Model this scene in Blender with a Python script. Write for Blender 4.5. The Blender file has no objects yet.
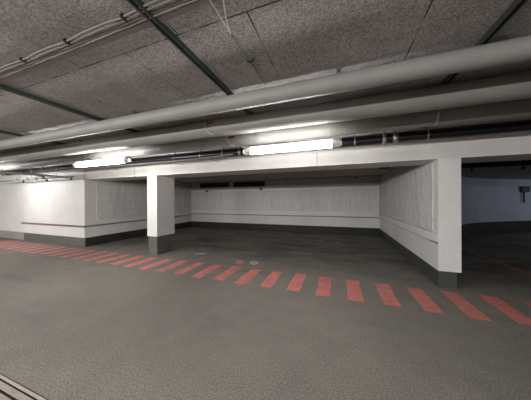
import bpy, bmesh, math, random
from mathutils import Vector, Matrix

random.seed(7)
sc = bpy.context.scene
COL = sc.collection
PI = math.pi

# ------------------------------------------------------------------ helpers
def srgb(r, g, b):
    f = lambda c: (c / 255 / 12.92) if c / 255 <= 0.04045 else ((c / 255 + 0.055) / 1.055) ** 2.4
    return (f(r), f(g), f(b), 1.0)


class NT:
    def __init__(self, name):
        self.m = bpy.data.materials.new(name)
        self.m.use_nodes = True
        self.t = self.m.node_tree
        self.b = self.t.nodes['Principled BSDF']

    def n(self, kind, **kw):
        nd = self.t.nodes.new(kind)
        for k, v in kw.items():
            if k in nd.inputs.keys():
                nd.inputs[k].default_value = v
            else:
                setattr(nd, k, v)
        return nd

    def l(self, a, b):
        self.t.links.new(a, b)

    def coord(self, scale=(1, 1, 1)):
        tc = self.n('ShaderNodeTexCoord')
        mp = self.n('ShaderNodeMapping')
        mp.inputs['Scale'].default_value = scale
        self.l(tc.outputs['Object'], mp.inputs['Vector'])
        return mp.outputs['Vector']

    def noise(self, vec, scale, detail=3, rough=0.6):
        nd = self.n('ShaderNodeTexNoise')
        nd.inputs['Scale'].default_value = scale
        nd.inputs['Detail'].default_value = detail
        nd.inputs['Roughness'].default_value = rough
        self.l(vec, nd.inputs['Vector'])
        return nd.outputs['Fac']

    def ramp(self, fac, stops):
        r = self.n('ShaderNodeValToRGB')
        e = r.color_ramp.elements
        while len(e) < len(stops):
            e.new(0.5)
        for el, (p, c) in zip(e, stops):
            el.position = p
            el.color = c if len(c) == 4 else (*c, 1)
        self.l(fac, r.inputs['Fac'])
        return r.outputs['Color']

    def mix(self, fac, a, b, mode='MIX'):
        m = self.n('ShaderNodeMix', data_type='RGBA', blend_type=mode)
        for sock, v in ((m.inputs[0], fac), (m.inputs[6], a), (m.inputs[7], b)):
            if isinstance(v, (int, float)):
                sock.default_value = v
            elif isinstance(v, tuple):
                sock.default_value = v
            else:
                self.l(v, sock)
        return m.outputs[2]

    def math(self, op, a, b=0.0, clamp=False):
        m = self.n('ShaderNodeMath', operation=op, use_clamp=clamp)
        for sock, v in ((m.inputs[0], a), (m.inputs[1], b)):
            if isinstance(v, (int, float)):
                sock.default_value = v
            else:
                self.l(v, sock)
        return m.outputs[0]

    def bump(self, h, strength=0.3, dist=0.01):
        b = self.n('ShaderNodeBump')
        b.inputs['Strength'].default_value = strength
        b.inputs['Distance'].default_value = dist
        self.l(h, b.inputs['Height'])
        self.l(b.outputs['Normal'], self.b.inputs['Normal'])

    def base(self, c):
        if isinstance(c, tuple):
            self.b.inputs['Base Color'].default_value = c
        else:
            self.l(c, self.b.inputs['Base Color'])

    def set(self, rough=0.6, metal=0.0, spec=0.5):
        self.b.inputs['Roughness'].default_value = rough
        self.b.inputs['Metallic'].default_value = metal
        self.b.inputs['Specular IOR Level'].default_value = spec
        return self.m


def plain(name, c, rough=0.5, metal=0.0, spec=0.5, var=0.12, scale=9.0, bump=0.0):
    t = NT(name)
    v = t.coord()
    f = t.noise(v, scale, 4)
    dk = tuple(x * (1 - var) for x in c[:3]) + (1,)
    lt = tuple(min(1, x * (1 + var)) for x in c[:3]) + (1,)
    t.base(t.ramp(f, [(0.3, dk), (0.7, lt)]))
    if bump:
        t.bump(t.noise(v, scale * 14, 3), bump, 0.004)
    return t.set(rough, metal, spec)


# ------------------------------------------------------------------ materials
def mat_asphalt_color(t, v):
    big = t.noise(v, 0.7, 3)
    mid = t.noise(v, 4.0, 4, 0.65)
    fine = t.noise(v, 80.0, 3, 0.8)
    base = t.ramp(big, [(0.3, srgb(106, 103, 98)), (0.72, srgb(126, 121, 113))])
    base = t.mix(t.ramp(mid, [(0.35, (0, 0, 0, 1)), (0.7, (0.5, 0.5, 0.5, 1))]), base, srgb(131, 126, 118))
    grain = t.ramp(fine, [(0.34, (0.44, 0.44, 0.43, 1)), (0.5, (1, 1, 1, 1)), (0.64, (1.75, 1.71, 1.62, 1))])
    return t.mix(0.85, base, grain, 'MULTIPLY'), fine


def mat_floor():
    t = NT('asphalt')
    v = t.coord()
    c, fine = mat_asphalt_color(t, v)
    # darker parking area beyond the striped edge, with ragged rim
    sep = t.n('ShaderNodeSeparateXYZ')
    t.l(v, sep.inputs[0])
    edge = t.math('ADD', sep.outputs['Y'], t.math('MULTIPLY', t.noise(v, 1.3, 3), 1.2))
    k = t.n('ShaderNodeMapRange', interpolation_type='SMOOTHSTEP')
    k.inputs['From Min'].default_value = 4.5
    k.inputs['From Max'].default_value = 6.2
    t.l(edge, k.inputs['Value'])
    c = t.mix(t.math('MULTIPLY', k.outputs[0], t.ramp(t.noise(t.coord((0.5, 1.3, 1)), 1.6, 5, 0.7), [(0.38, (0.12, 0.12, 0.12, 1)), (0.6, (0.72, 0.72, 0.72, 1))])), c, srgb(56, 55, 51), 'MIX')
    # a long dark wheel scuff
    st = t.noise(t.coord((0.25, 1.6, 1)), 1.1, 3)
    c = t.mix(t.ramp(st, [(0.56, (0, 0, 0, 1)), (0.72, (0.35, 0.35, 0.35, 1))]), c, srgb(82, 80, 78))
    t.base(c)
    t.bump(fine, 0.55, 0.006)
    return t.set(0.72, 0, 0.35)


def mat_stripe():
    t = NT('worn_red_paint')
    tc = t.n('ShaderNodeNewGeometry')
    v = tc.outputs['Position']
    c, fine = mat_asphalt_color(t, v)
    wear = t.math('ADD', t.math('MULTIPLY', t.noise(v, 7.0, 4, 0.7), 0.75), t.math('MULTIPLY', fine, 0.33))
    red = t.ramp(t.noise(v, 3.0, 3), [(0.3, srgb(199, 114, 107)), (0.7, srgb(218, 131, 121))])
    red = t.mix(0.45, red, t.ramp(fine, [(0.36, (0.6, 0.6, 0.6, 1)), (0.6, (1.15, 1.12, 1.1, 1))]), 'MULTIPLY')
    t.base(t.mix(t.ramp(wear, [(0.53, (0.04, 0.04, 0.04, 1)), (0.68, (0.8, 0.8, 0.8, 1))]), red, c))
    t.bump(fine, 0.4, 0.004)
    return t.set(0.65, 0, 0.4)


def mat_ceiling(name, a, b, seams=True, dirt=0.35):
    t = NT(name)
    v = t.coord()
    n1 = t.noise(v, 78.0, 3, 0.8)
    vo = t.n('ShaderNodeTexVoronoi', feature='F1')
    vo.inputs['Scale'].default_value = 75.0
    t.l(v, vo.inputs['Vector'])
    n2 = t.noise(v, 1.6, 4, 0.6)
    c = t.ramp(n2, [(0.3, a), (0.72, b)])
    g = t.ramp(n1, [(0.36, (0.5, 0.49, 0.49, 1)), (0.5, (1, 1, 1, 1)), (0.64, (1.6, 1.58, 1.57, 1))])
    c = t.mix(0.9, c, g, 'MULTIPLY')
    c = t.mix(t.ramp(vo.outputs['Distance'], [(0.08, (0.55, 0.55, 0.55, 1)), (0.3, (0, 0, 0, 1))]), c, tuple(x * 0.45 for x in a[:3]) + (1,))
    if seams:
        br = t.n('ShaderNodeTexBrick', offset=0.5, offset_frequency=2)
        br.inputs['Scale'].default_value = 1.0
        br.inputs['Mortar Size'].default_value = 0.006
        br.inputs['Mortar Smooth'].default_value = 0.2
        br.inputs['Brick Width'].default_value = 1.13
        br.inputs['Row Height'].default_value = 1.24
        mp = t.n('ShaderNodeMapping')
        mp.inputs['Location'].default_value = (0.57, -0.005, 0)
        tc = t.n('ShaderNodeTexCoord')
        t.l(tc.outputs['Object'], mp.inputs['Vector'])
        t.l(mp.outputs['Vector'], br.inputs['Vector'])
        gap = t.math('MULTIPLY', br.outputs['Fac'], t.ramp(t.noise(v, 3.1, 2), [(0.42, (0.08, 0.08, 0.08, 1)), (0.62, (0.9, 0.9, 0.9, 1))]))
        c = t.mix(gap, c, srgb(34, 31, 30))
    t.base(c)
    t.bump(n1, 0.9, 0.012)
    return t.set(0.95, 0, 0.15)


def mat_wall(name, a, b, rough=0.55, stain=0.0, mark=None):
    t = NT(name)
    v = t.coord()
    c = t.ramp(t.noise(v, 1.2, 4), [(0.3, a), (0.7, b)])
    f = t.noise(v, 30.0, 3)
    c = t.mix(0.25, c, t.ramp(f, [(0.35, (0.8, 0.8, 0.8, 1)), (0.6, (1.08, 1.08, 1.08, 1))]), 'MULTIPLY')
    if stain:
        s = t.noise(t.coord((2.2, 2.2, 7.0)), 1.7, 4, 0.7)
        c = t.mix(t.ramp(s, [(0.55, (0, 0, 0, 1)), (0.75, (stain, stain, stain, 1))]), c, tuple(x * 0.55 for x in a[:3]) + (1,))
    t.base(c)
    t.bump(f, 0.12, 0.004)
    return t.set(rough, 0, 0.4)


def mat_panel(name, a, b, axis, joint=0.35, gscale=34.0):
    """painted wood-wool boards: vertical streaks, coarse grain, board joints; axis = horizontal axis of the wall"""
    t = NT(name)
    tc = t.n('ShaderNodeTexCoord')
    sep = t.n('ShaderNodeSeparateXYZ')
    t.l(tc.outputs['Object'], sep.inputs[0])
    comb = t.n('ShaderNodeCombineXYZ')
    t.l(sep.outputs[axis], comb.inputs[0])
    t.l(sep.outputs['Z'], comb.inputs[1])
    v = comb.outputs[0]
    mp = t.n('ShaderNodeMapping')
    mp.inputs['Scale'].default_value = (1.0, 0.12, 1.0)
    t.l(v, mp.inputs['Vector'])
    streak = t.noise(mp.outputs['Vector'], 7.0, 4, 0.7)
    grain = t.noise(v, gscale, 3, 0.75)
    c = t.ramp(streak, [(0.3, a), (0.7, b)])
    c = t.mix(0.6, c, t.ramp(grain, [(0.36, (0.58, 0.58, 0.58, 1)), (0.5, (1, 1, 1, 1)), (0.66, (1.2, 1.2, 1.2, 1))]), 'MULTIPLY')
    br = t.n('ShaderNodeTexBrick', offset=0.5)
    br.inputs['Scale'].default_value = 1.0
    br.inputs['Mortar Size'].default_value = 0.006
    br.inputs['Brick Width'].default_value = 1.25
    br.inputs['Row Height'].default_value = 0.3
    t.l(v, br.inputs['Vector'])
    c = t.mix(t.math('MULTIPLY', br.outputs['Fac'], joint), c, tuple(x * 0.45 for x in a[:3]) + (1,))
    t.base(c)
    t.bump(grain, 0.5, 0.01)
    return t.set(0.9, 0, 0.2)


def mat_emit(name, c, s):
    t = NT(name)
    t.base((0.8, 0.8, 0.8, 1))
    t.b.inputs['Emission Color'].default_value = c
    t.b.inputs['Emission Strength'].default_value = s
    return t.set(0.35)


def mat_cap(name):
    t = NT(name)
    t.base(srgb(196, 196, 190))
    t.b.inputs['Transmission Weight'].default_value = 0.45
    return t.set(0.3)


LAMP_E = 12.5
M = dict(
    floor=mat_floor(), stripe=mat_stripe(),
    ceiling=mat_ceiling('wood_wool_ceiling', srgb(150, 145, 143), srgb(171, 165, 163)),
    ceiling2=mat_ceiling('dark_bay_ceiling', srgb(150, 144, 140), srgb(166, 159, 155)),
    white=mat_wall('white_wall_paint', srgb(214, 211, 208), srgb(226, 224, 221), 0.5, 0.06),
    beamw=mat_wall('beam_paint', srgb(206, 202, 198), srgb(219, 216, 212), 0.6, 0.12),
    pierw=mat_wall('column_paint', srgb(216, 214, 211), srgb(226, 224, 222), 0.55, 0.05),
    rail=mat_wall('bumper_paint', srgb(216, 215, 214), srgb(228, 227, 226), 0.45),
    brownrail=plain('brown_rail', srgb(112, 98, 92), 0.6),
    greyrailshade=plain('grey_rail_and_shadow', srgb(120, 116, 114), 0.6),  # bay-side rail, also the painted shadow strips below the bumper rails
    plinth=mat_wall('grey_plinth_paint', srgb(84, 86, 81), srgb(102, 103, 97), 0.6, 0.35),
    plinthdark=mat_wall('charcoal_plinth', srgb(40, 41, 40), srgb(52, 53, 51), 0.65, 0.2),
    plinthmid=mat_wall('slate_plinth_paint', srgb(62, 64, 62), srgb(76, 78, 75), 0.6, 0.3),
    plinthpale=mat_wall('pale_plinth_paint', srgb(146, 141, 134), srgb(160, 155, 147), 0.6, 0.2),
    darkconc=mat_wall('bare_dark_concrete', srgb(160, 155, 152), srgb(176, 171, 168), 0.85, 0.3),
    bluewall=mat_wall('ramp_wall_paint', srgb(150, 156, 172), srgb(166, 172, 186), 0.7, 0.2),
    panelx=mat_panel('back_wall_boards', srgb(204, 202, 200), srgb(226, 225, 223), 'X', 0.25, 26.0),
    panelr=mat_panel('right_wall_boards', srgb(186, 185, 183), srgb(226, 225, 224), 'Y', 0.06, 24.0),
    panely=mat_panel('side_wall_boards', srgb(196, 194, 191), srgb(228, 226, 223), 'Y'),
    pipe=plain('pipe_jacket', srgb(152, 151, 147), 0.5, 0, 0.5, 0.08, 3.0),
    pipe2=plain('pipe_jacket_dull', srgb(140, 138, 133), 0.48, 0, 0.5, 0.10, 3.0),
    black=plain('black_rubber_pipe', srgb(22, 24, 29), 0.36, 0, 0.5, 0.2, 12),
    blackmat=plain('black_iron', srgb(24, 23, 22), 0.7, 0, 0.3, 0.2, 12),
    steel=plain('galvanised_steel', srgb(150, 152, 150), 0.38, 0.8, 0.5, 0.15, 14),
    channel=plain('channel_steel', srgb(66, 75, 71), 0.5, 0.3, 0.5, 0.2, 11),
    greypipe=plain('grey_plastic_conduit', srgb(128, 122, 117), 0.5),
    palepipe=plain('pale_painted_pipe', srgb(186, 182, 176), 0.45),
    bar=plain('dusty_grate', srgb(158, 148, 141), 0.6),
    rimtan=plain('tan_rim', srgb(170, 160, 146), 0.6),
    strip=plain('dusty_grey_strip', srgb(126, 119, 115), 0.8),
    cable=plain('grey_cable', srgb(124, 118, 113), 0.5),
    cablew=plain('white_cable', srgb(205, 197, 190), 0.5),
    red=plain('red_tag', srgb(146, 34, 36), 0.55),
    housing=plain('lamp_housing', srgb(168, 168, 164), 0.5),
    cap=mat_cap('lamp_end_cap'),
    tube=mat_emit('lit_diffuser', (1.0, 0.985, 0.972, 1), LAMP_E),
    vent=plain('dark_brown_vent', srgb(52, 46, 44), 0.7),
    smear=plain('worn_white_paint', srgb(178, 174, 168), 0.7),
    redsm=plain('faded_red_paint', srgb(156, 104, 98), 0.75),
    orangesm=plain('rust_red_line', srgb(150, 92, 84), 0.7),
    joint=plain('joint_grey', srgb(140, 137, 134), 0.7),
)


# ------------------------------------------------------------------ mesh helpers
def bm_new():
    return bmesh.new()


def box(bm, x0, x1, y0, y1, z0, z1, bev=0.0):
    r = bmesh.ops.create_cube(bm, size=1.0)
    vs = r['verts']
    for v in vs:
        v.co = Vector((x0 + (v.co.x + .5) * (x1 - x0), y0 + (v.co.y + .5) * (y1 - y0), z0 + (v.co.z + .5) * (z1 - z0)))
    if bev:
        es = {e for v in vs for e in v.link_edges}
        bmesh.ops.bevel(bm, geom=list(es), offset=bev, segments=2, affect='EDGES', profile=0.6)
    return bm


def prism(bm, pts, z0, z1):
    lo = [bm.verts.new((x, y, z0)) for x, y in pts]
    hi = [bm.verts.new((x, y, z1)) for x, y in pts]
    bm.faces.new(list(reversed(lo)))
    bm.faces.new(hi)
    n = len(pts)
    for i in range(n):
        bm.faces.new((lo[i], lo[(i + 1) % n], hi[(i + 1) % n], hi[i]))
    return bm


def tube(bm, pts, r, seg=16, caps=True):
    pts = [Vector(p) for p in pts]
    rings = []
    ref = None
    for i, p in enumerate(pts):
        d = (pts[min(i + 1, len(pts) - 1)] - pts[max(i - 1, 0)]).normalized()
        if ref is None:
            ref = d.orthogonal().normalized()
        a = (ref - d * ref.dot(d)).normalized()
        b = d.cross(a)
        ref = a
        rr = r[i] if isinstance(r, (list, tuple)) else r
        rings.append([bm.verts.new(p + (a * math.cos(2 * PI * k / seg) + b * math.sin(2 * PI * k / seg)) * rr) for k in range(seg)])
    for q in range(len(rings) - 1):
        for k in range(seg):
            f = bm.faces.new((rings[q][k], rings[q][(k + 1) % seg], rings[q + 1][(k + 1) % seg], rings[q + 1][k]))
            f.smooth = True
    if caps:
        bm.faces.new(list(reversed(rings[0])))
        bm.faces.new(rings[-1])
    return bm


def ring(bm, c, r, rt, axis='X', seg=28, ts=8):
    """torus around an axis"""
    c = Vector(c)
    vs = []
    for i in range(seg):
        a = 2 * PI * i / seg
        row = []
        for j in range(ts):
            b = 2 * PI * j / ts
            rad = r + rt * math.cos(b)
            h = rt * math.sin(b)
            p = {'X': (h, rad * math.cos(a), rad * math.sin(a)), 'Y': (rad * math.cos(a), h, rad * math.sin(a)), 'Z': (rad * math.cos(a), rad * math.sin(a), h)}[axis]
            row.append(bm.verts.new(c + Vector(p)))
        vs.append(row)
    for i in range(seg):
        for j in range(ts):
            f = bm.faces.new((vs[i][j], vs[(i + 1) % seg][j], vs[(i + 1) % seg][(j + 1) % ts], vs[i][(j + 1) % ts]))
            f.smooth = True
    return bm


def obj(name, bm, mat, parent=None, at=None):
    """link bm (world coordinates) as one mesh object whose origin is `at`"""
    if at is None:
        cs = [v.co for v in bm.verts]
        mn = [min(c[i] for c in cs) for i in range(3)]
        mx = [max(c[i] for c in cs) for i in range(3)]
        at = ((mn[0] + mx[0]) / 2, (mn[1] + mx[1]) / 2, mn[2])
    at = Vector(at)
    for v in bm.verts:
        v.co -= at
    bmesh.ops.recalc_face_normals(bm, faces=bm.faces)
    me = bpy.data.meshes.new(name)
    bm.to_mesh(me)
    bm.free()
    me.materials.append(mat)
    o = bpy.data.objects.new(name, me)
    COL.objects.link(o)
    if parent:
        o.parent = parent
        pw = Vector((0, 0, 0))
        q = parent
        while q:
            pw += q.location
            q = q.parent
        o.location = at - pw
    else:
        o.location = at
    return o


def tag(o, label, cat=None, group=None, kind=None):
    o['label'] = label
    if cat:
        o['category'] = cat
    if group:
        o['group'] = group
    if kind:
        o['kind'] = kind
    return o


def thing(name, loc, label, cat, group=None):
    o = bpy.data.objects.new(name, None)
    o.empty_display_size = 0.1
    COL.objects.link(o)
    o.location = loc
    return tag(o, label, cat, group)


O0 = (0, 0, 0)
YB = 4.14          # front plane of beam, columns and walls
YB2 = 4.79         # rear plane of the beam
ZB = 2.11          # beam underside
ZC = 2.70          # drive-lane ceiling
YW = 9.3           # rear wall of the bay
ZBAY = 2.36
XR, XR2 = 1.54, 1.84   # right partition
XL = -7.47

# ------------------------------------------------------------------ floor
fl = obj('floor', box(bm_new(), -17, 16, -8, 19, -0.2, 0.0), M['floor'], at=O0)
tag(fl, 'worn dark grey asphalt garage floor with red stripes along the bay', 'floor', kind='structure')
for k in range(-26, 6):
    x = 0.58 + 0.462 * k
    b = bm_new()
    j = lambda s: random.uniform(-s, s)
    n = 7
    left = [(x + j(.006), 3.20 + .78 * i / n + (j(.012))) for i in range(n + 1)]
    right = [(x + .21 + j(.006), 3.20 + .78 * i / n + (j(.012))) for i in range(n, -1, -1)]
    s = 0.02 if k % 3 == 0 else 0.0
    prism(b, [(px, py + s) for px, py in left + right], 0.0005, 0.002)
    obj('painted_stripe', b, M['stripe'], fl)


def patch(name, pts, mat, label=None, z=0.002):
    o = obj(name, prism(bm_new(), pts, 0.0005, z), mat, fl)
    if label:
        o['label'] = label
    return o


patch('painted_stripe', [(-2.22, 4.18), (-2.05, 4.17), (-2.16, 4.46), (-2.31, 4.47)], M['stripe'], 'leftover piece of an older red stripe')
patch('paint_smear', [(-3.68, 4.56), (-3.44, 4.62), (-3.36, 4.74), (-3.50, 4.73), (-3.58, 4.66), (-3.72, 4.62)], M['smear'], 'short whitish paint smear')
patch('paint_mark', [(-.78, 7.36), (-.52, 7.30), (-.46, 7.46), (-.60, 7.56), (-.76, 7.5)], M['redsm'], 'faded red paint mark on the bay floor')
patch('paint_mark', [(-.40, 7.40), (-.10, 7.42), (.02, 7.08), (.10, 7.1), (-.02, 7.52), (-.38, 7.50)], M['redsm'])
patch('paint_mark', [(-.62, 7.62), (-.44, 7.6), (-.44, 7.82), (-.58, 7.84)], M['redsm'])
b = ring(bm_new(), (-1.84, 4.36, 0.002), .085, .012, 'Z')
obj('floor_ring', b, M['smear'], fl)['label'] = 'small pale ring marking a covered floor drain'
o = patch('painted_line', [(3.34, 9.2), (3.44, 9.2), (3.46, 7.3), (3.50, 5.2), (3.52, 3.6), (3.42, 3.6), (3.40, 5.2), (3.37, 7.3)], M['orangesm'], 'thin red line leading into the dark ramp')

# drain channel in the floor, front left corner of the view
dr = thing('drain_channel', (-3.4, .68, 0), 'slotted steel drain channel set in the floor at the lower left corner', 'drain')
b = bm_new()
box(b, -5.2, -1.75, .852, .866, .0005, .010)
box(b, -5.2, -1.75, .50, .524, .0005, .010)
box(b, -1.774, -1.75, .50, .866, .0005, .010)
obj('rim', b, M['rimtan'], dr)
obj('trough', box(bm_new(), -5.2, -1.775, .525, .851, .0003, .001), M['blackmat'], dr)
for i in range(6):
    y = .535 + i * .0535
    b = box(bm_new(), -5.2, -1.78, y, y + .034, .001, .008)
    for q in range(80):
        xx = -5.2 + q * .0425
        box(b, xx, xx + .010, y, y + .034, .008, .0095)
    obj('grate_bar', b, M['bar'], dr)

# ------------------------------------------------------------------ ceilings
cl = obj('ceiling', box(bm_new(), -17, 16, -8, YB, ZC, ZC + .2), M['ceiling'], at=O0)
tag(cl, 'rough grey brown wood wool board ceiling above the drive lane', 'ceiling', kind='structure')
cb = obj('ceiling_bay', box(bm_new(), -9, XR2, YB2, YW, ZBAY, ZBAY + .2), M['ceiling2'], at=O0)
tag(cb, 'dark low ceiling over the empty parking bay', 'ceiling', kind='structure')
cr = obj('ceiling_ramp', box(bm_new(), XR2, 16, YB2, 19, 2.28, 2.52), M['ceiling'], at=O0)
tag(cr, 'dim ceiling over the curved ramp beyond the right wall end', 'ceiling', kind='structure')

# ------------------------------------------------------------------ walls
# beam spanning the whole front
bmx = obj('beam', box(bm_new(), XL - .03, 16, YB, YB2, ZB, ZC), M['beamw'], at=O0)
tag(bmx, 'long white concrete beam across the front of the parking bay', 'beam', kind='structure')

# back wall
wb = obj('wall_back', box(bm_new(), -9.5, XR2, YW, YW + .25, .29, 2.12), M['white'], at=O0)
tag(wb, 'pale grey rear wall of the empty parking bay with a bumper rail', 'wall', kind='structure')
obj('plinth', box(bm_new(), -9.5, XR2, YW + .02, YW + .25, 0, .29), M['plinthdark'], wb)
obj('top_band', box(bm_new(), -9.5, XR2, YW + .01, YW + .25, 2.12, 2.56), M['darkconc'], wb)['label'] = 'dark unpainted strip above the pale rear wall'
obj('wall_board', box(bm_new(), -7.58, XR - .02, YW - .02, YW, .95, 1.87, .004), M['panelx'], wb)
obj('rail', box(bm_new(), -7.64, XR - .06, YW - .03, YW, .70, .738), M['greyrailshade'], wb)['label'] = 'thin grey strip drawn as the shadow line under the bumper rail'  # strip added to draw the shadow line below the bumper rail
obj('bumper_rail', box(bm_new(), -7.64, XR - .06, YW - .08, YW, .74, .88, .008), M['rail'], wb)

# right partition, its end stands at the front plane
wr = obj('wall_right', box(bm_new(), XR, XR2, YB, YW, .27, ZB), M['pierw'], at=O0)
tag(wr, 'white partition wall right of the bay, its square end facing the lane', 'wall', kind='structure')
obj('plinth', box(bm_new(), XR + .012, XR2 - .05, YB + .02, YW, 0, .27), M['plinthmid'], wr)['label'] = 'dark grey painted foot of the partition'
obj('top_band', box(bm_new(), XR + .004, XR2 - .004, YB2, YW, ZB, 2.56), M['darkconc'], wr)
obj('wall_board', box(bm_new(), XR - .015, XR, 4.33, YW - .02, .895, 2.06, .004), M['panelr'], wr)
obj('rail', box(bm_new(), XR - .020, XR, YB + .001, YW, .712, .733), M['greyrailshade'], wr)['label'] = 'thin grey strip drawn as the shadow line under the bumper rail'  # same added strip, the rail's shadow put into a grey colour
obj('bumper_rail', prism(bm_new(), [(XR + .002, YB + .002), (XR - .004, YB + .002), (XR - .05, YB + .42), (XR - .05, YW - .05), (XR + .002, YW - .05)], .735, .885), M['rail'], wr)

# left block: front face and bay side face
pts = [(XL, YB), (-7.66, YW + .1), (-11.03, YW + .1), (-11.03, YB)]
wl = obj('wall_left', prism(bm_new(), pts, .285, ZC), M['white'], at=O0)
tag(wl, 'white corner wall left of the bay with a dark thin rail', 'wall', kind='structure')
pts = [(XL - .03, YB + .025), (XL - .03, YB + .05), (-11.01, YB + .05), (-11.01, YB + .025)]
obj('plinth', prism(bm_new(), pts, 0, .285), M['plinth'], wl)
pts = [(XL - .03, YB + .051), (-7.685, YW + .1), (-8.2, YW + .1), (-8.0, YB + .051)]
obj('plinth', prism(bm_new(), pts, 0, .285), M['plinthdark'], wl)['label'] = 'charcoal foot on the bay side of the corner wall'  # bay-side foot in a darker tone than the front
obj('rail', box(bm_new(), -11.02, XL + .01, YB - .03, YB, .615, .668, .004), M['brownrail'], wl)['label'] = 'thin brown rail along the front of the corner wall'


def side(y, off):
    return XL + (-7.66 - XL) * (y - YB) / (YW + .1 - YB) + off


obj('rail', prism(bm_new(), [(side(YB, 0), YB - .01), (side(YB, .03), YB - .01), (side(YW, .03), YW), (side(YW, 0), YW)], .63, .665), M['greyrailshade'], wl)['label'] = 'thin grey rail along the bay side of the corner wall'
obj('wall_board', prism(bm_new(), [(side(4.5, -.01), 4.5), (side(4.5, .016), 4.5), (side(YW - .03, .016), YW - .03), (side(YW - .03, -.01), YW - .03)], .82, 2.05), M['panely'], wl)
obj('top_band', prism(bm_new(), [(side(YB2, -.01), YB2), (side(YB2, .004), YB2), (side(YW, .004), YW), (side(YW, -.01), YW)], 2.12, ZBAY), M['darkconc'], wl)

wf = obj('wall_far_left', box(bm_new(), -17, -11.03, YB + .03, YB + .3, .285, ZC), M['white'], at=O0)
tag(wf, 'white wall running on at the far left edge behind the corner wall', 'wall', kind='structure')
obj('plinth', box(bm_new(), -17, -11.03, YB + .05, YB + .3, 0, .285), M['plinthpale'], wf)['label'] = 'pale grey foot of the far left wall'

# rest of the garage hall (beyond the frame)
we = obj('wall_rear', box(bm_new(), -17, 16, -8.25, -8, 0, ZC), M['white'], at=O0)
tag(we, 'white wall closing the drive lane opposite the bay', 'wall', kind='structure')
wi = obj('wall_side', box(bm_new(), -17.25, -17, -8, YB + .3, 0, ZC), M['white'], at=O0)
tag(wi, 'white wall at the far end of the drive lane', 'wall', kind='structure')

# curved ramp wall
cpts = [(1.86, 5.0), (2.1, 5.9), (2.55, 6.9), (3.05, 7.7), (3.6, 8.6), (4.2, 9.45), (4.75, 10.15), (5.45, 10.8), (6.36, 11.4), (7.88, 12.3), (10, 13.3), (12.5, 14.2), (15.5, 15)]
fine = []
for i in range(len(cpts) - 1):
    p0, p1, p2, p3 = (Vector(cpts[max(i - 1, 0)]), Vector(cpts[i]), Vector(cpts[i + 1]), Vector(cpts[min(i + 2, len(cpts) - 1)]))
    for s in range(6):
        t = s / 6
        fine.append(.5 * ((2 * p1) + (p2 - p0) * t + (2 * p0 - 5 * p1 + 4 * p2 - p3) * t * t + (3 * p1 - p0 - 3 * p2 + p3) * t ** 3))
fine.append(Vector(cpts[-1]))


def strip(path, off, th):
    out, back = [], []
    for i, p in enumerate(path):
        d = (path[min(i + 1, len(path) - 1)] - path[max(i - 1, 0)]).normalized()
        nrm = Vector((-d.y, d.x))
        out.append(tuple(p + nrm * off))
        back.append(tuple(p + nrm * (off + th)))
    return out + back[::-1]


def wallstrip(path, off, th, z0, z1):
    b = bm_new()
    pl = strip(path, off, th)
    n = len(path)
    lo = [b.verts.new((x, y, z0)) for x, y in pl]
    hi = [b.verts.new((x, y, z1)) for x, y in pl]
    for i in range(2 * n):
        j = (i + 1) % (2 * n)
        b.faces.new((lo[i], lo[j], hi[j], hi[i]))
    for i in range(n - 1):
        a, c = i, 2 * n - 1 - i
        b.faces.new((lo[a], lo[c], lo[c - 1], lo[a + 1]))
        b.faces.new((hi[a], hi[a + 1], hi[c - 1], hi[c]))
    return b


wp = obj('wall_ramp', wallstrip(fine, 0, .22, .5, 2.40), M['bluewall'], at=O0)
tag(wp, 'dim bluish curved ramp wall seen past the right wall end', 'wall', kind='structure')
obj('plinth', wallstrip(fine, -.01, .2, 0, .5), M['blackmat'], wp)['label'] = 'black painted foot of the curved ramp wall'

# free-standing column
co = obj('column', box(bm_new(), -4.86, -4.515, YB, 4.755, .49, ZB, .006), M['pierw'], at=O0)
tag(co, 'white square column with a bare grey foot standing in the bay opening', 'column', kind='structure')
obj('foot', box(bm_new(), -4.83, -4.53, YB + .015, 4.72, 0, .49), M['plinth'], co)['label'] = 'unpainted dark grey concrete foot'
obj('corner_strip', box(bm_new(), -4.535, -4.508, YB - .006, YB + .02, .49, ZB, .003), M['rail'], co)

# ------------------------------------------------------------------ big pipes
XA, XB = -16.8, 9.0
CH = [-5.62, -3.41, -1.18, 1.07, 3.3]        # ceiling channels


def big_pipe(y, z, r, label, mat, sleeve_x, hx):
    p = obj('insulated_pipe', tube(bm_new(), [(XA, y, z), (XB, y, z)], r, 48), mat, at=((XA + XB) / 2, y, z))
    tag(p, label, 'pipe', 'insulated pipes under the lane ceiling')
    for x in sleeve_x:
        obj('jacket_band', tube(bm_new(), [(x - .02, y, z), (x + .02, y, z)], r + .0025, 48), mat, p)
    for x in hx:
        b = tube(bm_new(), [(x, y, z + r - .004), (x, y, ZC + .001)], .006, 8)
        box(b, x - .022, x + .022, y - .03, y + .03, z + r - .006, z + r + .006)
        box(b, x - .02, x + .02, y - .03, y + .03, ZC - .006, ZC)
        obj('pipe_hanger', b, M['channel'], p)
    return p


p1 = big_pipe(2.115, 2.576, .0836, 'thick pale grey insulated pipe, nearest of three under the ceiling', M['pipe'], [], [-8, -5.4, -2.7, 0, 2.9, 5.5])
p2 = big_pipe(2.70, 2.539, .121, 'thick grey insulated pipe in the middle of three, with a red tag', M['pipe2'], [-6.5, 2.0], [-8, -5.0, 2.6, 5.2])
p3 = big_pipe(3.30, 2.539, .121, 'grey insulated pipe just above the hanging lamps, farthest of three', M['pipe2'], [-3.4, 1.2], [-7.8, -3.1, 2.3, 5])


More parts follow.
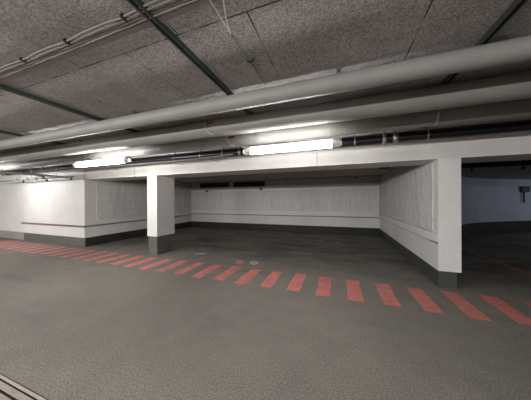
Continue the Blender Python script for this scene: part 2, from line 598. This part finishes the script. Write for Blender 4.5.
def pipe_tag(p, x, y, z, r, a0, a1, label, w=.11, hook=True):
    b = bm_new()
    n = 8
    rows = []
    for i in range(n + 1):
        a = a0 + (a1 - a0) * i / n
        rows.append([b.verts.new((x + s * w / 2, y - rr * math.cos(a), z + rr * math.sin(a))) for s, rr in ((-1, r + .001), (1, r + .001), (1, r + .007), (-1, r + .007))])
    for i in range(n):
        for k in range(4):
            b.faces.new((rows[i][k], rows[i][(k + 1) % 4], rows[i + 1][(k + 1) % 4], rows[i + 1][k]))
    b.faces.new(rows[0][::-1])
    b.faces.new(rows[-1])
    t = obj('red_tag', b, M['red'], p)
    t['label'] = label
    if hook:
        pts = []
        for i in range(14):
            a = a0 + .35 - (i / 13) * 1.6
            pts.append((x - w * .7 + .10 * (i / 13) ** 2, y - (r + .012) * math.cos(a), z + (r + .012) * math.sin(a)))
        obj('tag_wire', tube(bm_new(), pts, .006, 8), M['cablew'], t)['label'] = 'thin whitish wire looped below the red tag'


pipe_tag(p2, -1.80, 2.70, 2.539, .121, .22, .52, 'small dark red tag on the pipe front')
pipe_tag(p3, -1.76, 3.30, 2.539, .121, -.12, .22, 'small dull red tag on the pipe front', .12)

# black pipe along the beam, with metal clamps
by, bz, br_ = 3.85, 2.448, .081
bp = obj('black_pipe', tube(bm_new(), [(-11.2, by, bz), (XB, by, bz)], br_, 32), M['black'], at=(-1, by, bz))
tag(bp, 'black rubber covered pipe with metal clamps running along the white beam', 'pipe')


def clamp(x, w, rr, mat, drop=False):
    b = tube(bm_new(), [(x - w / 2, by, bz), (x + w / 2, by, bz)], br_ + rr, 32)
    box(b, x - .012, x + .012, by - .012, by + .012, bz + br_ - .01, bz + br_ + .05)
    tube(b, [(x, by, bz + br_), (x, by, ZC - .002)], .006, 8)
    return obj('clamp', b, mat, bp)


for x, w, rr, m in ((-3.62, .02, .004, 'steel'), (-2.88, .03, .008, 'steel'), (-2.32, .035, .012, 'greypipe'), (-1.92, .03, .006, 'steel'), (-1.66, .05, .012, 'steel'),
                    (.26, .03, .008, 'steel'), (.70, .05, .010, 'greypipe'), (.86, .07, .014, 'steel'), (1.29, .02, .006, 'steel'), (2.6, .06, .012, 'blackmat')):
    clamp(x, w, rr, M[m])
# thin grey conduit that runs with the black pipe on the left half
cd = thing('thin_conduit', (-5, 3.74, 2.36), 'thin grey conduit running in front of the black pipe above the column', 'conduit')
obj('tube', tube(bm_new(), [(-7.9, 3.74, 2.35), (-5.7, 3.74, 2.35), (-3.2, 3.74, 2.35), (-2.5, 3.745, 2.37), (-2.05, 3.75, 2.39)], .015, 12), M['greypipe'], cd)
for x in (-7.2, -5.95, -3.7, -2.62):
    b = box(bm_new(), x - .015, x + .015, 3.725, YB + .001, 2.33, 2.336)
    ring(b, (x, 3.74, 2.352), .018, .004)
    obj('bracket', b, M['steel'], cd)

# ------------------------------------------------------------------ ceiling channels
labels = ['grey green steel channel on the ceiling nearest the left edge',
          'dark steel channel crossing the ceiling at the left, under the end of the cable run',
          'green grey steel channel crossing the ceiling left of the dangling white cables',
          'dark steel channel on the ceiling at the upper right corner']
for x, lb in zip(CH[:4], labels):
    b = bm_new()
    y0, y1 = -2.0, 4.10
    z0 = ZC - .042
    w = .024
    # U-profile opening downward with returned lips
    box(b, x - w, x + w, y0, y1, ZC - .004, ZC)
    box(b, x - w, x - w + .004, y0, y1, z0, ZC - .004)
    box(b, x + w - .004, x + w, y0, y1, z0, ZC - .004)
    box(b, x - w + .004, x - w + .013, y0, y1, z0, z0 + .004)
    box(b, x + w - .013, x + w - .004, y0, y1, z0, z0 + .004)
    o = obj('ceiling_channel', b, M['channel'], at=(x, 1.05, ZC))
    tag(o, lb, 'channel', 'steel channels across the ceiling')

# conduit + loose cable bundle on the ceiling, upper left
ct = thing('cable_run', (-3, 1.08, ZC), 'bundle of loose grey cables clipped along a flat strip on the ceiling, upper left', 'cables')
b = box(bm_new(), -9.0, 1.0, 1.065, 1.108, ZC - .014, ZC - .002, .003)
obj('backing_strip', b, M['strip'], ct)
for i in range(4):
    rnd = random.Random(20 + i)
    pts = []
    for q in range(90):
        x = -8.8 + q * (8.8 - .35) / 89
        s = (x + 8.8) % .62 / .62
        sag = math.sin(s * PI)
        pts.append((x, .985 + i * .021 - sag * (.016 if i < 2 else .006) + rnd.uniform(-.002, .002), ZC - .015 - sag * .010 * (1 if i % 2 else .6)))
    o = obj('cable', tube(bm_new(), pts, .0068, 8), M['cable'], ct)
for x in [-8.8 + .62 * k for k in range(14)]:
    b = box(bm_new(), x - .010, x + .008, .965, 1.01, ZC - .027, ZC - .002, .003)
    obj('cable_clip', b, M['blackmat'], ct)

# dangling white cables upper middle
hc = thing('hanging_cable', (-.74, 1.2, ZC), 'two thin white cables sagging together from the ceiling at the top middle', 'cable')
for xs, sw in ((-.725, .02), (-.56, -.012)):
    pts = []
    for q in range(16):
        t = q / 15
        pts.append((xs + (-.755 - xs) * t + sw * math.sin(t * PI), (.72 if xs < -.6 else .9) + (.64 if xs < -.6 else .46) * t, ZC - .006 - .05 * math.sin(t * PI)))
    obj('cable', tube(bm_new(), pts, .004, 8), M['cablew'], hc)
tw = thing('ceiling_wire', (-.745, 1.75, ZC), 'thin grey wire run straight along the ceiling towards the nearest pipe', 'wire')
obj('wire', tube(bm_new(), [(-.755, 1.36, ZC - .004), (-.745, 1.7, ZC - .006), (-.74, 2.05, ZC - .005), (-.735, 2.4, ZC - .004)], .004, 8), M['cable'], tw)
b = box(bm_new(), -.765, -.70, 1.66, 1.69, ZC - .018, ZC, .003)
box(b, -.775, -.745, 1.655, 1.70, ZC - .010, ZC, .002)
obj('clip', b, M['channel'], tw)

# ------------------------------------------------------------------ hanging lamps
def lamp(xc, y, z, L, label, rods):
    t = thing('hanging_lamp', (xc, y, z - .06), label, 'lamp', 'tube lamps along the drive lane')
    r = .052
    b = bm_new()
    prof = [(math.cos(a) * r, math.sin(a) * r) for a in [2 * PI * k / 24 for k in range(24)]]
    ends = []
    for x in (xc - L / 2, xc + L / 2):
        ends.append([b.verts.new((x, y + px, z + py)) for px, py in prof])
    n = len(prof)
    for k in range(n):
        f = b.faces.new((ends[0][k], ends[0][(k + 1) % n], ends[1][(k + 1) % n], ends[1][k]))
        f.smooth = True
    b.faces.new(ends[0])
    b.faces.new(ends[1][::-1])
    d = obj('diffuser', b, M['tube'], t)
    d['label'] = 'glowing white tube cover'
    b = box(bm_new(), xc - L / 2 - .12, xc + L / 2 + .12, y - .024, y + .024, z + r - .008, z + r + .016, .006)
    obj('housing', b, M['housing'], t)
    for s in (-1, 1):
        x0 = xc + s * (L / 2 + .002)
        x1 = xc + s * (L / 2 + .125)
        b = tube(bm_new(), [(x0, y, z - .002), (x0 + (x1 - x0) * .8, y, z - .002), (x1, y, z)], [r, r * .93, r * .6], 20)
        obj('end_cap', b, M['cap'], t)['label'] = 'greyish clear end cap'
    for x in rods:
        b = tube(bm_new(), [(x, y, z + r + .01), (x, y, ZC)], .0045, 8)
        box(b, x - .02, x + .02, y - .015, y + .015, z + r + .014, z + r + .022)
        obj('hanger_rod', b, M['steel'], t)
    return t


lamp(-.68, 2.92, 2.205, 1.19, 'lit tube lamp hanging in front of the beam at the middle', (-1.17, -.10))
lamp(-4.66, 2.865, 2.235, 1.44, 'lit tube lamp hanging left of the column', (-5.12, -4.17))
lamp(-9.85, 2.9, 2.2, 1.50, 'lit tube lamp by the far left edge, mostly out of view', (-10.2, -9.3))

# supply cables dropping from the beam face at lamp level
for x, y2, lb in ((-.40, 2.58, 'thin grey cable down the beam face behind the middle lamp'), (-5.30, 2.58, 'thin grey cable down the beam face beside the left lamp')):
    o = obj('beam_cable', tube(bm_new(), [(x, YB - .006, ZB + .005), (x, YB - .006, y2)], .005, 8), M['joint'])
    tag(o, lb, 'cable')

# ------------------------------------------------------------------ left services cluster
sp = thing('sprinkler_pipe', (-8.9, 3.7, 2.145), 'thin sprinkler pipe with dark drop heads hung before the left corner wall', 'sprinkler pipe')
obj('pipe', tube(bm_new(), [(-12.0, 3.70, 2.145), (-7.15, 3.70, 2.145)], .017, 12), M['greypipe'], sp)
for x in (-9.78, -8.46, -7.25):
    b = tube(bm_new(), [(x, 3.7, 2.145), (x, 3.7, 2.10), (x, 3.7, 2.09), (x, 3.7, 2.065), (x, 3.7, 2.045)], [.012, .012, .026, .03, .008], 12)
    obj('sprinkler_head', b, M['blackmat'], sp)
for x in (-10.2, -9.54, -9.06, -8.63):
    b = tube(bm_new(), [(x - .06, 3.7, 2.15), (x - .055, 3.7, 2.15), (x + .055, 3.7, 2.15), (x + .06, 3.7, 2.15)], [.02, .034, .034, .02], 14)
    tube(b, [(x, 3.7, 2.15), (x, 3.7, 2.205)], .022, 10)
    obj('coupling', b, M['steel'], sp)
for x in (-10.0, -7.95):
    obj('hanger_rod', tube(bm_new(), [(x, 3.7, 2.15), (x, 3.7, ZC - .002)], .005, 8), M['steel'], sp)
for (x, z, r, m, lb) in ((-8.33, 2.215, .034, 'palepipe', 'pale painted pipe running into the left corner wall below the lamps'),
                         (-8.50, 2.235, .028, 'greypipe', 'grey pipe beside the pale pipe running into the left corner wall'),
                         (-8.62, 2.24, .022, 'blackmat', 'thin dark pipe running into the left corner wall')):
    o = obj('branch_pipe', tube(bm_new(), [(x, .6, z), (x, 4.16, z)], r, 20), M[m])
    tag(o, lb, 'pipe', 'branch pipes at the left')
th = thing('trapeze_hanger', (-8.5, 3.5, 2.3), 'dark steel trapeze bracket carrying the branch pipes at the left', 'bracket')
obj('cross_bar', box(bm_new(), -8.85, -8.18, 3.47, 3.51, 2.14, 2.181), M['channel'], th)
for x in (-8.80, -8.22):
    obj('hanger_rod', tube(bm_new(), [(x, 3.49, 2.14), (x, 3.49, ZC - .002)], .006, 8), M['steel'], th)

# ------------------------------------------------------------------ in the bay
def grille(x0, x1, label):
    g = thing('ventilation_grille', ((x0 + x1) / 2, YW, 2.11), label, 'ventilation grille', 'ventilation grilles on the rear wall')
    y = YW
    b = bm_new()
    for q in ((x0, x1, 2.11, 2.125), (x0, x1, 2.335, 2.35), (x0, x0 + .02, 2.125, 2.335), (x1 - .02, x1, 2.125, 2.335)):
        box(b, q[0], q[1], y - .03, y + .011, q[2], q[3])
    obj('frame', b, M['vent'], g)
    for i in range(6):
        z = 2.13 + i * .034
        b = bm_new()
        prism(b, [(x0 + .02, y - .02), (x1 - .02, y - .02), (x1 - .02, y), (x0 + .02, y)], z, z + .006)
        for v in b.verts:
            v.co.z += (.02 if v.co.y > y - .01 else 0)
        obj('louvre', b, M['vent'], g)
    obj('backing', box(bm_new(), x0 + .02, x1 - .02, y + .001, y + .01, 2.125, 2.335), M['blackmat'], g)


grille(-7.06, -5.31, 'dark slatted vent high on the rear wall, nearer the column')
grille(-5.03, -3.35, 'dark slatted vent high on the rear wall, nearer the middle')
jb = obj('ceiling_box', box(bm_new(), .97, 1.22, 5.85, 6.02, ZBAY - .13, ZBAY + .004, .01), M['blackmat'])
tag(jb, 'black box under the bay ceiling near the right wall', 'box')
ws = thing('wall_sensor', (.05, YW, 1.86), 'small white box with a dark lens on the rear wall', 'sensor')
obj('case', box(bm_new(), -.08, .18, YW - .07, YW, 1.84, 1.94, .01), M['rail'], ws)
obj('lens', tube(bm_new(), [(-.10, YW - .04, 1.89), (-.075, YW - .04, 1.89)], .03, 16), M['blackmat'], ws)
for x, z, lb in ((-6.63, 1.93, 'tiny dark socket on the rear wall under the vents, nearer the column'), (-3.55, 1.97, 'small grey socket box on the rear wall by the end of the vents')):
    o = obj('wall_socket', box(bm_new(), x - .07, x + .07, YW - .04, YW, z - .04, z + .04, .008), M['vent'])
    tag(o, lb, 'socket')

# bay ceiling pipe runs near the rear wall
bpn = thing('bay_pipe', (-2.5, 8.0, 2.30), 'thin dark pipe under the bay ceiling in front of the rear wall', 'pipe')
obj('pipe', tube(bm_new(), [(-7.5, 8.4, 2.315), (1.5, 8.4, 2.315)], .022, 12), M['greypipe'], bpn)
for x in (-5.2, -2.05, .6):
    b = tube(bm_new(), [(x, 8.4, 2.315), (x, 8.4, ZBAY - .002)], .008, 8)
    tube(b, [(x, 8.4, 2.315), (x, 8.4, 2.26), (x, 8.4, 2.24), (x, 8.4, 2.22)], [.012, .012, .03, .01], 12)
    obj('sprinkler_head', b, M['blackmat'], bpn)

# ------------------------------------------------------------------ ramp zone
rp = thing('ramp_pipe', (4, 6.0, 2.215), 'dark pipe with sprinkler heads under the ceiling of the ramp', 'sprinkler pipe')
obj('pipe', tube(bm_new(), [(2.2, 6.0, 2.215), (9, 6.0, 2.215)], .055, 20), M['blackmat'], rp)
for x in (2.86, 3.72, 5.2):
    b = tube(bm_new(), [(x, 6, 2.2), (x, 6, 2.13), (x, 6, 2.115), (x, 6, 2.095), (x, 6, 2.08)], [.012, .012, .03, .034, .01], 12)
    obj('sprinkler_head', b, M['blackmat'], rp)
for x in (2.6, 4.3, 6.5):
    obj('hanger_rod', tube(bm_new(), [(x, 6, 2.215), (x, 6, 2.325)], .008, 8), M['blackmat'], rp)
hb = thing('wall_box', (7.45, 12.0, 1.28), 'dark box with a pipe fixed to the curved ramp wall', 'box')
b = box(bm_new(), 7.34, 7.60, 11.90, 12.10, 1.72, 1.98, .015)
obj('case', b, M['channel'], hb)
obj('drop_pipe', tube(bm_new(), [(7.46, 12.0, 1.74), (7.46, 12.0, 1.28)], .03, 12), M['channel'], hb)

# ------------------------------------------------------------------ lights
def area(name, loc, rot, sx, sy, power, c=(1, .985, .972)):
    l = bpy.data.lights.new(name, 'AREA')
    l.shape = 'RECTANGLE'
    l.size, l.size_y = sx, sy
    l.energy = power
    l.color = c
    o = bpy.data.objects.new(name, l)
    COL.objects.link(o)
    o.location = loc
    o.rotation_euler = rot
    return o


# the second row of tube lamps, behind the viewer
for x, p in ((-13.4, 26), (-9.4, 32), (-4.7, 34), (-.7, 26), (3.6, 15)):
    area('lane_tube_light', (x, -2.2, 2.2), (0, 0, 0), 1.4, .10, p)
    area('lane_tube_light', (x, -2.14, 2.24), (math.radians(90), 0, 0), 1.4, .08, p * .8)
# weak cool fill light added to brighten the ramp zone
area('ramp_fill', (11.5, 10.0, 1.6), (math.radians(90), 0, math.radians(75)), 1.5, 1.5, 10, (.84, .91, 1))

w = bpy.data.worlds.new('garage_air')
w.use_nodes = True
w.node_tree.nodes['Background'].inputs['Color'].default_value = (.9, .92, 1, 1)
w.node_tree.nodes['Background'].inputs['Strength'].default_value = 0.02
sc.world = w

# ------------------------------------------------------------------ camera
cam = bpy.data.cameras.new('camera')
co_ = bpy.data.objects.new('camera', cam)
COL.objects.link(co_)
yaw, pit, rol, f = .34268, -.000545, -.0045, 205.57
F = Vector((-math.sin(yaw) * math.cos(pit), math.cos(yaw) * math.cos(pit), math.sin(pit)))
R = Vector((math.cos(yaw), math.sin(yaw), 0))
U = R.cross(F)
R2 = R * math.cos(rol) + U * math.sin(rol)
U2 = U * math.cos(rol) - R * math.sin(rol)
mw = Matrix((R2, U2, -F)).transposed().to_4x4()
mw.translation = (0, 0, 1.45)
co_.matrix_world = mw
cam.sensor_width = 36
cam.lens = f / 531 * 36
cam.clip_start = .02
cam.clip_end = 100
sc.camera = co_

vs = sc.view_settings
vs.view_transform = 'Standard'
vs.look = 'None'
vs.gamma = 1
vs.use_curve_mapping = False
vs.exposure = 1.93
